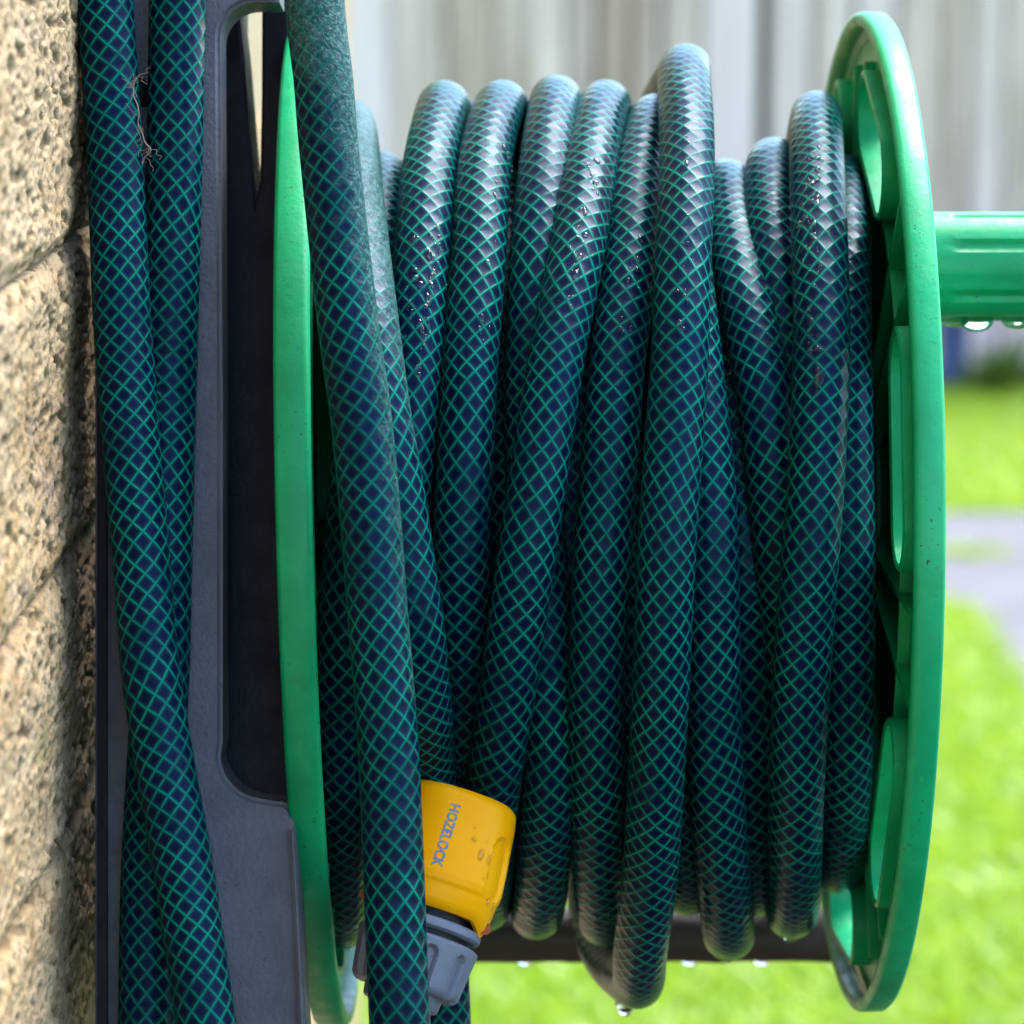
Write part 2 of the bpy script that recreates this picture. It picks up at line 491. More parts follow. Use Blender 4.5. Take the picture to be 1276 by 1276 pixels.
# blue bucket at the fence foot
def lathe(name, prof, nseg=32, axis=None, origin=None, fr=None):
    """prof [(r, z)], about Z; optional Matrix"""
    bm = bmesh.new()
    rings = []
    for r, z in prof:
        rings.append([bm.verts.new((r * math.cos(2 * math.pi * i / nseg), r * math.sin(2 * math.pi * i / nseg), z)) for i in range(nseg)])
    for a, b in zip(rings, rings[1:]):
        for i in range(nseg): bm.faces.new((a[i], a[(i + 1) % nseg], b[(i + 1) % nseg], b[i]))
    if prof[0][0] > 1e-6: bm.faces.new(rings[0][::-1])
    if prof[-1][0] > 1e-6: bm.faces.new(rings[-1])
    bmesh.ops.remove_doubles(bm, verts=bm.verts, dist=1e-7)
    if fr: bmesh.ops.transform(bm, matrix=fr, verts=bm.verts)
    return bm_mesh(name, bm)
bp = on_ground(1186, 478, 0.02)
bk = empty('bucket', (bp.x, bp.y, 0.02), 'small blue plastic bucket at the fence foot below the green handle', 'bucket')
link_mesh('body', lathe('body', [(0.001, .002), (0.026, 0.0), (0.029, 0.004), (0.036, 0.15), (0.039, 0.15), (0.039, 0.162), (0.034, 0.162), (0.028, 0.02), (0.001, 0.018)], 28, fr=Matrix.Translation(bk.location)), M['blue'], bk)
arc = [(bp.x + 0.04 * math.cos(t), bp.y - 0.01, 0.17 + 0.05 * math.sin(t)) for t in np.linspace(0, math.pi, 14)]
link_mesh('handle', tube('handle', arc, 0.0025, 8)[0], M['grey'], bk)
# weeds at fence foot
for i, px in enumerate((1238, 1262)):
    c = on_ground(px, 488 - 10 * i, 0.02)
    bm = bmesh.new()
    for q in range(40):
        a = rnd.random() * 6.28; L = rnd.uniform(0.05, 0.13); e = rnd.uniform(0.3, 1.3)
        d = Vector((math.cos(a) * math.cos(e), math.sin(a) * math.cos(e), math.sin(e))); s = d.cross(Vector((0, 0, 1))).normalized() * 0.008
        b0 = c + d * 0.01
        vs = [bm.verts.new(b0 - s * .4), bm.verts.new(b0 + s * .4), bm.verts.new(b0 + d * L * .6 + s), bm.verts.new(b0 + d * L - Vector((0, 0, L * .2))), bm.verts.new(b0 + d * L * .6 - s)]
        bm.faces.new(vs)
    o = link_mesh('weed', bm_mesh('weed', bm), M['leaf'])
    tag(o, ['olive leafy weed growing by the fence right of the bucket', 'olive leafy weed growing by the fence nearest the right edge'][i], 'weed')

# ------------------------------------------------------------------ HOUSE WALL
WX = -0.1154
wall = empty('house_wall', (WX, 1.0, 0), 'rough buff stone house wall beside the hose reel', 'wall')
ya = on_plane_y(100, 638, 0.9)
def joint_z(py):
    q = P(100, py, 0.935); return q.z
zj = [joint_z(675) + 0.168 + 0.0, joint_z(295), joint_z(675), joint_z(1000)]
zj = [zj[1] + 0.17, zj[1] + 0.085, zj[1], zj[2], zj[3], zj[3] - 0.078, zj[3] - 0.16]
def stone_block(y0, y1, z0, z1, seed, step):
    gap = 0.0002
    y0 += gap; y1 -= gap; z0 += gap; z1 -= gap
    ny = max(6, int((y1 - y0) / step)); nz = max(6, int((z1 - z0) / step))
    yy = np.linspace(y0, y1, ny); zz = np.linspace(z0, z1, nz)
    V = np.zeros((ny, nz, 3)); pit = np.zeros((ny, nz))
    off = Vector((seed * 3.1, seed * 1.7, 0))
    fb = mnoise.fractal
    for i in range(ny):
        for j in range(nz):
            p = Vector((yy[i], zz[j], 0)) + off
            wob = 0.006 * mnoise.noise(p * 22)
            m_ = min(yy[i] - y0, y1 - yy[i], zz[j] - z0, z1 - zz[j])
            de = m_ + wob * min(1, 30 * m_)
            e = max(0.0, 1 - max(de, 0) / (0.007 + 0.005 * mnoise.noise(p * 17)))
            h = -0.0026 * e ** 1.4
            p = Vector((yy[i] * 0.38, zz[j], 0)) + off
            h += 0.0018 * mnoise.noise(p * 26) + 0.0007 * mnoise.noise(p * 85)
            h += 0.0006 * abs(mnoise.noise(p * 230)) + 0.0006 * mnoise.noise(p * 420)
            q = mnoise.noise(p * 420)
            q2 = mnoise.noise(p * 240 + Vector((5, 9, 2)))
            pt = min(1.0, max(0.0, q2 - 0.13) * 3.0 + max(0.0, q - 0.17) * 2.6)
            h += -0.0015 * pt + 0.0005 * mnoise.noise(p * 900)
            V[i, j] = (WX + h, yy[i], zz[j]); pit[i, j] = pt
    # skirt: push border back
    for sl in ((0, slice(None)), (-1, slice(None)), (slice(None), 0), (slice(None), -1)):
        V[sl + (0,)] = WX - 0.006
    idx = np.arange(ny * nz).reshape(ny, nz)
    f = np.stack([idx[:-1, :-1], idx[1:, :-1], idx[1:, 1:], idx[:-1, 1:]], -1).reshape(-1, 4)
    me = mesh_np('stone', V.reshape(-1, 3), f, None, {'pit': pit.ravel()})
    return link_mesh('stone', me, M['stone'], wall)
sd_ = 1
for r in range(6):
    st = 0.0007 if r in (1, 2, 3, 4) else 0.0014
    stone_block(0.62, 0.985 + 0.012 * (r % 2), zj[r + 1], zj[r], sd_, st); sd_ += 1
    stone_block(0.985 + 0.012 * (r % 2), 1.22, zj[r + 1], zj[r], sd_, 0.003); sd_ += 1
box_obj('mortar', (WX - 0.0042 - 0.06, 0.75, 1.25), (0.12, 3.6, 2.5), M['mortar'], wall)
# coarse masonry of the rest of the wall
bm = bmesh.new()
z = 0.0; row = 0
while z < 2.45:
    hh = 0.082
    y = -1.0 + (row % 2) * 0.12
    while y < 2.5:
        L = 0.24
        inside = (y + L > 0.61 and y < 1.225 and z + hh > zj[-1] - 0.001 and z < zj[0] + 0.001)
        if not inside:
            b = bm.verts
            vs = box_bm(bm, (WX - 0.012 + rnd.uniform(-.003, .001), y + L / 2, z + hh / 2), (0.02, min(L - 0.009, 2.54 - y), hh - 0.009))
        y += L
    z += hh; row += 1
o = link_mesh('stonework', bm_mesh('stonework', bm), M['stone'], wall, smooth=False); o['kind'] = 'stuff'

# ------------------------------------------------------------------ WALL BRACKET
BY = (CAM + FWD * 0.966).y
br = empty('wall_bracket', on_plane_y(200, 640, BY + 0.02), 'dark grey plastic wall bracket with a tall notched opening beside the stone', 'bracket')
def pdepth(py):
    return 0.944 - 0.0460 * py / 1276
def plate(name, outline, off, thick, mat, parent, bev=0.0018):
    """plate whose face leans a little towards the camera at its foot"""
    bm = bmesh.new()
    fr = [bm.verts.new(P(px, py, pdepth(py) + off)) for px, py in outline]
    f = bm.faces.new(fr)
    fe = list(f.edges)
    r = bmesh.ops.extrude_face_region(bm, geom=[f])
    nv = [e for e in r['geom'] if isinstance(e, bmesh.types.BMVert)]
    fs_ = set(nv)
    bmesh.ops.translate(bm, verts=nv, vec=FWD * thick)
    bmesh.ops.recalc_face_normals(bm, faces=bm.faces)
    if bev:
        ed = [e for e in bm.edges if e.verts[0] not in fs_ and e.verts[1] not in fs_]
        bmesh.ops.bevel(bm, geom=ed, offset=bev, segments=3, affect='EDGES', clamp_overlap=True)
    o = link_mesh(name, bm_mesh(name, bm), mat, parent)
    auto_smooth(o, 40)
    return o
def arcpx(cx, cy, r, a0, a1, n=8):
    return [(cx + r * math.cos(math.radians(a)), cy - r * math.sin(math.radians(a))) for a in np.linspace(a0, a1, n)]
out = [(118, -180), (350, -180), (348, 2), (322, 2)]
out += arcpx(318, 46, 44, 92, 180) + [(277, 500), (277, 925)]
out += arcpx(330, 940, 56, 184, 262)
out += [(343, 999)] + arcpx(347, 1018, 19, 88, 5)
out += [(369, 1060), (374, 1160), (381, 1270), (388, 1400), (118, 1400)]
plate('back_plate', out, 0.0, 0.020, M['grey'], br, 0.0013)
# deeper inner plates seen through the opening
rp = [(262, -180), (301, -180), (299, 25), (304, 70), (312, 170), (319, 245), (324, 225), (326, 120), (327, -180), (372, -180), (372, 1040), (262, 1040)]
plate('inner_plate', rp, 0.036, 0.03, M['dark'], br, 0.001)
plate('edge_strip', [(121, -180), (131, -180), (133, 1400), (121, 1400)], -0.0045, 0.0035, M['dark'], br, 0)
# side return of the lower lug
plate('lug_rib', [(361, 1034), (365, 1034), (379, 1270), (386, 1400), (378, 1400), (367, 1140)], -0.0035, 0.003, M['grey'], br, 0.001)
# horizontal support bar with a drip edge
b0 = P(560, 1165, 1.13); b1 = P(1062, 1165, 1.13)
bm = bmesh.new()
L0, L1 = -0.075, b1.x
rings = []
for i in range(120):
    x = L0 + (L1 - L0) * i / 119
    rings.append([bm.verts.new((x, b0.y + 0.0088 * math.cos(t) * (1 + 0.05 * mnoise.noise(Vector((x * 90, t, 3)))), b0.z + 0.0088 * math.sin(t) * (1 + 0.06 * mnoise.noise(Vector((x * 120, math.cos(t) * 1.5, math.sin(t) * 1.5)))))) for t in [2 * math.pi * q / 28 for q in range(28)]])
for a_, b_ in zip(rings, rings[1:]):
    for i in range(28): bm.faces.new((a_[i], a_[(i + 1) % 28], b_[(i + 1) % 28], b_[i]))
bm.faces.new(rings[0]); bm.faces.new(rings[-1])
o = link_mesh('support_bar', bm_mesh('support_bar', bm), M['brown'], br); auto_smooth(o)
for px, py in ((172, 120),):
    c = P(px, py, pdepth(py) - 0.0008)
    m = Matrix.Translation(c) @ Matrix.Rotation(math.radians(90), 4, 'X') @ Matrix.Diagonal((0.9, 1.7, 1, 1))
    link_mesh('screw_hole', lathe('screw_hole', [(0.001, 0.0006), (0.0034, 0.0006), (0.0034, 0.0), (0.001, 0)], 20, fr=m), M['dark'], br)

# ------------------------------------------------------------------ HOSE REEL
reel_o = empty('hose_reel', AX, 'green plastic hose reel with two round slotted flanges and a crank handle', 'hose reel')
R = 0.1472
def ring_lathe(name, prof, mat, parent, nseg=160, xf=None):
    """prof [(x, r)] closed loop, revolved round the axle"""
    n = len(prof)
    V = []; Fc = []
    for i in range(nseg):
        th = 360 * i / nseg
        for x, r in prof: V.append(reel(th, r, x))
    for i in range(nseg):
        a = i * n; b = ((i + 1) % nseg) * n
        for k_ in range(n): Fc.append((a + k_, a + (k_ + 1) % n, b + (k_ + 1) % n, b + k_))
    me = mesh_np(name, [tuple(v) for v in V], Fc)
    bm = bmesh.new(); bm.from_mesh(me); bmesh.ops.recalc_face_normals(bm, faces=bm.faces); bm.to_mesh(me); bm.free()
    o = link_mesh(name, me, mat, parent); auto_smooth(o, 50)
    return o

def stadium(L, W, n=14):
    """outline in (tangential, radial) with straight long sides"""
    pts = []
    h = L / 2 - W / 2
    for a in np.linspace(-90, 90, n): pts.append((h + W / 2 * math.cos(math.radians(a)), W / 2 * math.sin(math.radians(a))))
    for a in np.linspace(90, 270, n): pts.append((-h + W / 2 * math.cos(math.radians(a)), W / 2 * math.sin(math.radians(a))))
    return pts
def curved(th0, rho, pts, x):
    """bend stadium on circle of radius rho"""
    return [reel(th0 + math.degrees(t / rho), rho + r, x) for t, r in pts]

def flange(sgn, xin, xout, th_off, tilt, bulge, lip, yaw=0.0):
    """xin: lip facing the hose, xout: outer face"""
    d = sgn
    xl = xin; xo = xout
    t = abs(xo - xl)
    fl = empty('flange', AX + EX * ((xl + xo) / 2))
    fl.parent = reel_o; fl.matrix_parent_inverse = Matrix.Translation(-reel_o.location)
    # rim: rounded lip section
    X = lambda f: xl + d * t * f
    prof = [(X(0.0), R - 0.0035), (X(0.0), R - 0.0014), (X(0.08), R - 0.0004), (X(0.2), R), (X(0.85), R - 0.0002), (X(0.96), R - 0.001), (X(1.0), R - 0.0026),
            (X(1.0), R - 0.006), (X(0.78), R - 0.0062), (X(0.62), R - 0.0075), (X(0.5), R - 0.0046), (X(0.1), R - 0.0042)]
    rim = ring_lathe('rim', prof, M['green'], fl, 200)
    # web with slots: polar strip grid; slot openings are left out and trimmed by the collars
    rho = 0.121; SL, SW = 0.062, 0.0225
    xw0, xw1 = xl - d * bulge, X(0.98)
    nr, na = 44, 420
    rr = np.linspace(0.02, R - 0.006, nr + 1)
    cent = [th_off + 51.43 * i for i in range(7)]
    def in_slot(th, r):
        for c in cent:
            dt = ((th - c + 180) % 360) - 180
            s = math.radians(dt) * rho; h = SL / 2 - SW / 2
            q = r - rho
            ds = max(abs(s) - h, 0)
            if ds * ds + q * q < (SW / 2) ** 2: return True
        return False
    bm = bmesh.new()
    vv = {}
    def vert(i, j, s):
        key = (i % na, j, s)
        if key not in vv: f_ = min(1, max(0, (rr[j] - 0.1345) / 0.006)); vv[key] = bm.verts.new(reel(360 * (i % na) / na, rr[j], xw0 + (X(0.66) - xw0) * f_ * f_ * (3 - 2 * f_) if s == 0 else xw1))
        return vv[key]
    solid = [[not in_slot(360 * (i + .5) / na, (rr[j] + rr[j + 1]) / 2) for j in range(nr)] for i in range(na)]
    for i in range(na):
        for j in range(nr):
            if solid[i][j]:
                for s in (0, 1):
                    bm.faces.new((vert(i, j, s), vert(i + 1, j, s), vert(i + 1, j + 1, s), vert(i, j + 1, s)))
    web = link_mesh('web', bm_mesh('web', bm), M['green'], fl, smooth=False)
    # slot collars
    xc0 = xl - d * lip
    for c in cent:
        inn = stadium(SL - 0.0012, SW - 0.0012); mid = stadium(SL + 0.0012, SW + 0.0012); ou = stadium(SL + 0.0032, SW + 0.0032)
        loops = [curved(c, rho, ou, xw0 + d * 0.001), curved(c, rho, ou, xc0 + d * 0.0005), curved(c, rho, mid, xc0), curved(c, rho, inn, xc0 + d * 0.0005),
                 curved(c, rho, inn, X(1.0)), curved(c, rho, ou, X(1.0) + d * 0.0003)]
        bm = bmesh.new()
        rg = [[bm.verts.new(p) for p in l] for l in loops]
        n = len(rg[0])
        for a, b in zip(rg, rg[1:] + rg[:1]):
            for i in range(n): bm.faces.new((a[i], a[(i + 1) % n], b[(i + 1) % n], b[i]))
        o = link_mesh('slot_collar', bm_mesh('slot_collar', bm), M['green'], fl); auto_smooth(o, 45)
    # raised radial ribs and a ring rib on the inner face
    for i, c in enumerate(cent):
        for q in (-1, 1):
            th = c + 25.7 + q * 5.5
            bm = bmesh.new()
            p = []
            for r_, top in ((0.04, 0.0046), (0.133, 0.0030)):
                for dth, x in ((-1, xw0 + d * .001), (1, xw0 + d * .001), (1, xw0 - d * top), (-1, xw0 - d * top)):
                    p.append(bm.verts.new(reel(th + math.degrees(dth * 0.0009 / r_), r_, x)))
            for f in ((0, 1, 2, 3), (7, 6, 5, 4), (0, 4, 5, 1), (1, 5, 6, 2), (2, 6, 7, 3), (3, 7, 4, 0)): bm.faces.new([p[k_] for k_ in f])
            link_mesh('rib', bm_mesh('rib', bm), M['green'], fl, smooth=False)
    ring_lathe('ring_rib', [(xw0 + d * .001, 0.1040), (xw0 - d * .0032, 0.1042), (xw0 - d * .0032, 0.1058), (xw0 + d * .001, 0.106)], M['green'], fl, 120)
    ring_lathe('hub', [(X(0.9), 0.0), (X(-.1), 0.0), (X(-.1), 0.036), (X(0.0), 0.038), (X(0.9), 0.038)], M['green'], fl, 64)
    if tilt:
        mt = Matrix.Translation(-UP * 0.0015) @ Matrix.Translation(AX) @ Matrix.Rotation(tilt, 4, FWD) @ Matrix.Diagonal((1, 1.009, 1.009, 1)) @ Matrix.Translation(-AX)
        for o in fl.children: o.data.transform(mt)
    if yaw:
        mt = Matrix.Translation(AX - EX * 0.0018) @ Matrix.Rotation(yaw, 4, UP) @ Matrix.Translation(-AX)
        if (mt @ (AX + FWD)).x > (mt @ AX).x: mt = Matrix.Translation(AX - EX * 0.0018) @ Matrix.Rotation(-yaw, 4, UP) @ Matrix.Translation(-AX)
        mt = Matrix.Translation(-reel_o.location + reel_o.location) @ mt
        for o in fl.children: o.data.transform(Matrix.Translation(-AX*0) @ mt)
    return fl
xr0 = 0.1017; xr1 = 0.1100
flange(1, xr0, xr1, 8.0, 0, -0.0050, 0.0013, 0.02)
flange(-1, -0.0508, -0.0603, 20.0, math.radians(-1.4), -0.0050, -0.0022)
ring_lathe('drum', [(-0.05, 0.0), (-0.05, 0.071), (0.101, 0.071), (0.101, 0.0)], M['dark'], reel_o, 72)

# crank handle: fluted grip standing out of the right flange
hc = P(1170, 331, 1.0)
def handle_prof(a):
    r = 0.0158
    r -= 0.0010 * max(0, math.cos(3 * a)) ** 6
    return r
bm = bmesh.new()
na = 72
hx = [xr1 - 0.001, xr1 + 0.002, xr1 + 0.012, xr1 + 0.0145] + list(np.linspace(xr1 + 0.016, xr1 + 0.11, 30)) + [xr1 + 0.112]
rings = []
for xi, x in enumerate(hx):
    ring = []
    for i in range(na):
        a = 2 * math.pi * i / na            # a = 0 up, 90deg towards camera
        r = 0.0158
        up = math.cos(a); fr = math.sin(a)
        # flat on top with a step line
        flat = 0.0150
        if up > 0 and r * up > flat: r = flat / up
        # shallow long flutes facing the camera side
        if x > xr1 + 0.0135:
            for a0, w_ in ((62, 7), (118, 6), (20, 5), (160, 6), (-60, 7), (-110, 7)):
                dd = abs(((math.degrees(a) - a0 + 180) % 360) - 180)
                if dd < w_: r -= 0.0011 * min(1, (x - xr1 - 0.0135) / 0.002) * (math.cos(dd / w_ * math.pi / 2) ** 0.5)
        # parting step
        dd = abs(((math.degrees(a) - 98 + 180) % 360) - 180)
        if dd < 3: r -= 0.0004
        if 25 < math.degrees(a) < 29: r -= 0.0007
        ring.append(bm.verts.new((x, hc.y - r * fr, hc.z + r * up)))
    rings.append(ring)
for a_, b_ in zip(rings, rings[1:]):
    for i in range(na): bm.faces.new((a_[i], a_[(i + 1) % na], b_[(i + 1) % na], b_[i]))
bm.faces.new(rings[0]); bm.faces.new(rings[-1])
o = link_mesh('handle', bm_mesh('handle', bm), M['green'], reel_o); auto_smooth(o, 30)

# water held in the bottom of the right rim
bm = bmesh.new()
wpts = []
wz = reel(-90, R - 0.0095, 0).z
nn_ = 40
top = [];
for i in range(nn_ + 1):
    th = -90 - 10 - 26 + 52 * i / nn_
    q = reel(th, R - 0.0047, 0)
    top.append((q.y, max(q.z, 0)))
ra = []
for (yy, zz) in top:
    zt = max(zz + 0.0003, wz)
    ra.append((bm.verts.new((xr0 + 0.0012, yy, zz + 0.0002)), bm.verts.new((xr0 + 0.0016, yy, zt)), bm.verts.new((xr0 + 0.0062, yy, zt)), bm.verts.new((xr0 + 0.0062, yy, zz + 0.0002))))
for a_, b_ in zip(ra, ra[1:]):
    for i in range(4): bm.faces.new((a_[i], a_[(i + 1) % 4], b_[(i + 1) % 4], b_[i]))
bm.faces.new(ra[0]); bm.faces.new(ra[-1])
o = link_mesh('rain_water', bm_mesh('rain_water', bm), M['water'])
tag(o, 'shallow rain water lying in the bottom of the right green rim', 'water')

# ------------------------------------------------------------------ GARDEN HOSE (wound)
hose = empty('garden_hose', AX, 'dark blue-green netted garden hose wound in loops on the green reel', 'hose')

def ray_th(px, py, r):
    dx = (px - CX) / F; dz = (CY - py) / F
    a = 1 + dz * dz; b = -2 * D0; c = D0 * D0 - r * r
    disc = b * b - 4 * a * c
    s = (-b - math.sqrt(disc)) / (2 * a) if disc > 0 else -b / (2 * a)
    return math.degrees(math.atan2(s * dz, D0 - s)), s * dx

# each loop: top px, r_top, [(px, py, r)...], bottom px, r_bottom, back [(theta offset, px, r)...]
LOOPS = [
 dict(top=(478, .0985), pts=[(474, 250, .100), (464, 400, .104), (445, 600, .108), (430, 800, .110), (424, 1000, .114), (426, 1130, .119)], bot=(430, .1215)),
 dict(top=(556, .1195), tb=14, pts=[(545, 160, .1195), (535, 211, .1195), (524, 352, .1195), (519, 420, .1195), (510, 540, .1175), (500, 640, .115), (490, 800, .111), (482, 1000, .1085), (478, 1080, .108)], bot=(475, .110)),
 dict(top=(628, .1197), tb=9, pts=[(620, 140, .1197), (603, 211, .1197), (594, 352, .1197), (588, 420, .1197), (580, 561, .1195), (575, 700, .117), (578, 843, .111), (583, 1000, .107), (586, 1080, .108)], bot=(588, .112)),
 dict(top=(694, .1212), tb=6, pts=[(690, 140, .1212), (680, 211, .121), (668, 352, .118), (663, 480, .1125), (668, 650, .1095), (680, 800, .1115), (687, 900, .115), (684, 1000, .118), (676, 1090, .1185)], bot=(668, .1185)),
 dict(top=(756, .1197), tb=10, pts=[(750, 140, .120), (735, 211, .1215), (712, 352, .1255), (696, 430, .1265), (676, 561, .1275), (655, 702, .1275), (635, 843, .1255), (621, 930, .122), (612, 1000, .119), (607, 1070, .117)], bot=(606, .116)),
 dict(top=(818, .1155), tb=4, pts=[(808, 170, .1165), (797, 211, .117), (783, 352, .1195), (771, 430, .1205), (760, 561, .1205), (750, 702, .1205), (744, 843, .1205), (744, 967, .1205), (746, 1073, .1205), (750, 1120, .1205)], bot=(756, .1205)),
 dict(top=(851, .1302), tb=-22, pts=[(853, 110, .1305), (856, 211, .1315), (850, 352, .133), (848, 430, .133), (839, 561, .133), (830, 702, .133), (824, 843, .1325), (818, 967, .132), (809, 1100, .134), (800, 1165, .136)], bot=(784, .1385),
      back=[(-103, 757, .1375), (-118, 740, .131), (-140, 760, .122), (-165, 800, .116)]),
 dict(top=(848, .106), pts=[(850, 300, .107), (852, 500, .108), (852, 700, .108), (853, 900, .109), (855, 1040, .1105)], bot=(857, .1115)),
 dict(top=(850, .1075), pts=[(850, 200, .108), (854, 352, .1105), (865, 450, .113), (877, 560, .1155), (884, 632, .1165), (886, 702, .117), (888, 843, .118), (889, 900, .119), (894, 1000, .121), (903, 1108, .1235)], bot=(909, .1245)),
 dict(top=(903, .0965), pts=[(908, 240, .098), (913, 290, .1), (922, 340, .103), (935, 400, .106), (943, 440, .107), (953, 490, .108), (960, 560, .107), (966, 620, .105), (975, 720, .103), (982, 800, .101), (984, 1000, .100)], bot=(975, .103)),
 dict(top=(930, .090), pts=[(925, 300, .091), (915, 450, .093), (918, 560, .095), (928, 700, .097), (930, 850, .099), (936, 1000, .106), (941, 1060, .109)], bot=(946, .112)),
 dict(top=(966, .1030), tb=6, pts=[(960, 215, .1035), (961, 280, .104), (967, 340, .104), (977, 420, .102), (990, 500, .099), (1000, 700, .0965), (1002, 900, .098), (1005, 1050, .100)], bot=(1010, .102)),
 dict(top=(1016, .1165), tb=6, pts=[(1017, 160, .117), (1018, 211, .1178), (1022, 317, .1195), (1024, 420, .121), (1019, 561, .122), (1015, 632, .122), (1009, 702, .122), (999, 843, .121), (996, 900, .1205), (992, 1000, .1195), (990, 1090, .1185)], bot=(986, .1182)),
 dict(top=(1046, .098), pts=[(1048, 250, .100), (1050, 330, .1025), (1052, 450, .104), (1054, 600, .1055), (1056, 700, .106), (1056, 800, .106), (1055, 890, .1055), (1052, 980, .1055), (1048, 1050, .105)], bot=(1043, .1045)),
]
ctrl = []      # (theta unwrapped, x, r)
splits = []
nl = len(LOOPS)
for li, L in enumerate(LOOPS):
    base = -360 * li
    X_ = lambda px, dep=D0: (px - CX) / F * dep
    if 'tb' in L:
        ctrl.append((base + 112, X_(L['top'][0] + L['tb'] * 1.0), L['top'][1]))
    ctrl.append((base + 90, X_(L['top'][0]), L['top'][1]))
    for px, py, r in L['pts']:
        th, x = ray_th(px, py, r)
        if ctrl and base + th > ctrl[-1][0] - 4: continue
        ctrl.append((base + th, x, r))
    ctrl.append((base - 90, X_(L['bot'][0]), L['bot'][1]))
    if 'back' in L:
        for th, px, r in L['back']: ctrl.append((base + th, X_(px, D0), r))
    nx = LOOPS[li + 1] if li + 1 < nl else None
    if nx:
        xm = X_((L['bot'][0] + nx['top'][0]) / 2); rm = 0.5 * (L['bot'][1] + nx['top'][1]) - 0.003
        ctrl.append((base - 180, xm, rm))
    else:
        ctrl.append((base - 130, X_(L['bot'][0] + 4), L['bot'][1] - .01))
    splits.append(base - 180)
cc = np.array(ctrl)
cc = cc[np.argsort(-cc[:, 0])]
def pchip(xs, ys, xq):
    """monotone-ish cubic hermite, xs ascending"""
    h = np.diff(xs); dl = np.diff(ys) / h
    m = np.zeros_like(ys)
    m[0], m[-1] = dl[0], dl[-1]
    m[1:-1] = (dl[:-1] * h[1:] + dl[1:] * h[:-1]) / (h[:-1] + h[1:])
    i = np.clip(np.searchsorted(xs, xq) - 1, 0, len(xs) - 2)
    t = (xq - xs[i]) / h[i]
    return ((1 + 2 * t) * (1 - t) ** 2 * ys[i] + t * (1 - t) ** 2 * h[i] * m[i] + t * t * (3 - 2 * t) * ys[i + 1] + t * t * (t - 1) * h[i] * m[i + 1])
xs = -cc[:, 0]
thq = np.arange(xs[0], xs[-1], 0.8)
xx = pchip(xs, cc[:, 1], thq); rr_ = pchip(xs, cc[:, 2], thq)
kern = np.hanning(17); kern /= kern.sum()
def sm(a):
    return np.convolve(np.pad(a, 8, mode='edge'), kern, 'valid')
xx, rr_ = sm(xx), sm(rr_)
allp = np.array([tuple(reel(-t, r, x)) for t, x, r in zip(thq, xx, rr_)])
vend = 0.0
start = 0
for li in range(nl):
    end = np.searchsorted(thq, -splits[li]) if li < nl - 1 else len(thq) - 1
    seg = allp[start:end + 1]
    seg = resample(seg, 0.0016)
    me, vend = tube('hose_loop', seg, RH, 32, (1, 0, 0), vend, wob=0.012)
    link_mesh('hose_loop', me, M['hose'], hose)
    start = end
# lower layer next to the drum
hp = [tuple(reel(90 - t, 0.0805, -0.042 + 0.0160 * t / 360)) for t in np.arange(0, 360 * 8.5, 3)]
link_mesh('inner_winding', tube('inner_winding', hp, RH, 20)[0], M['hose'], hose)

hp = [tuple(reel(90 - t, 0.0960, -0.036 + 0.0158 * t / 360)) for t in np.arange(0, 360 * 6.2, 3)]
link_mesh('inner_winding', tube('inner_winding', hp, RH, 24)[0], M['hose'], hose)
# second strand: comes over the top next to the left flange and hangs down past the connector
def px_path(pts, step=0.0016):
    c = [tuple(P(*p)) for p in pts]
    p = catmull(c, step * 0.6)
    return resample(smooth_path(p, 6), step)
s2 = [(424, 420, 1.135), (428, 230, 1.11), (432, 163, 1.06), (436, 158, 1.025), (440, 190, .985), (444, 246, .952), (453, 335, .925), (463, 420, .908), (477, 525, .899), (491, 603, .897), (509, 724, .898), (519, 794, .902), (527, 880, .915), (533, 950, .937), (541, 1050, .955), (547, 1150, .962), (553, 1276, .965), (557, 1430, .97)]
def film2(p, u):
    dpt = (p - np.array(CAM)).dot(np.array(FWD)); py = CY - (p - np.array(CAM)).dot(np.array(UP)) / dpt * F
    du = min(abs(u - 0.02), 1 - abs(u - 0.02))
    w = np.interp(py, [100, 300, 420, 560, 640], [0.42, 0.24, 0.12, 0.04, -0.2])
    return 0.5 + (w - du) * 2.2
link_mesh('hose_loop', tube('hose_loop', px_path(s2), RH, 32, (1, 0, 0), 0.3, film=film2, wob=0.012)[0], M['film'], hose)

# ------------------------------------------------------------------ hanging front strand
fs = empty('hanging_hose', P(498, 1270, .875), 'netted hose hanging in front of the reel, coated in wrinkled pale green film', 'hose')
s1 = [(386, -160, .9), (392, 0, .893), (403, 100, .889), (409, 176, .887), (422, 300, .884), (436, 420, .88), (450, 520, .878), (461, 640, .876), (471, 770, .875), (477, 840, .875), (486, 970, .875), (494, 1180, .875), (498, 1276, .875), (502, 1430, .88)]
def film1(p, u):
    dpt = (p - np.array(CAM)).dot(np.array(FWD)); py = CY - (p - np.array(CAM)).dot(np.array(UP)) / dpt * F
    du = min(abs(u - 0.0), 1 - abs(u - 0.0))
    w = np.interp(py, [-100, 60, 130, 220, 320, 450, 640, 860, 930], [0.6, 0.42, 0.24, 0.185, 0.15, 0.11, 0.085, 0.05, -0.15])
    return 0.5 + (w - du) * 2.6
link_mesh('hose_strand', tube('hose_strand', px_path(s1), RH * 1.01, 36, (1, 0, 0), 0.15, film=film1, wob=0.012)[0], M['film'], fs)

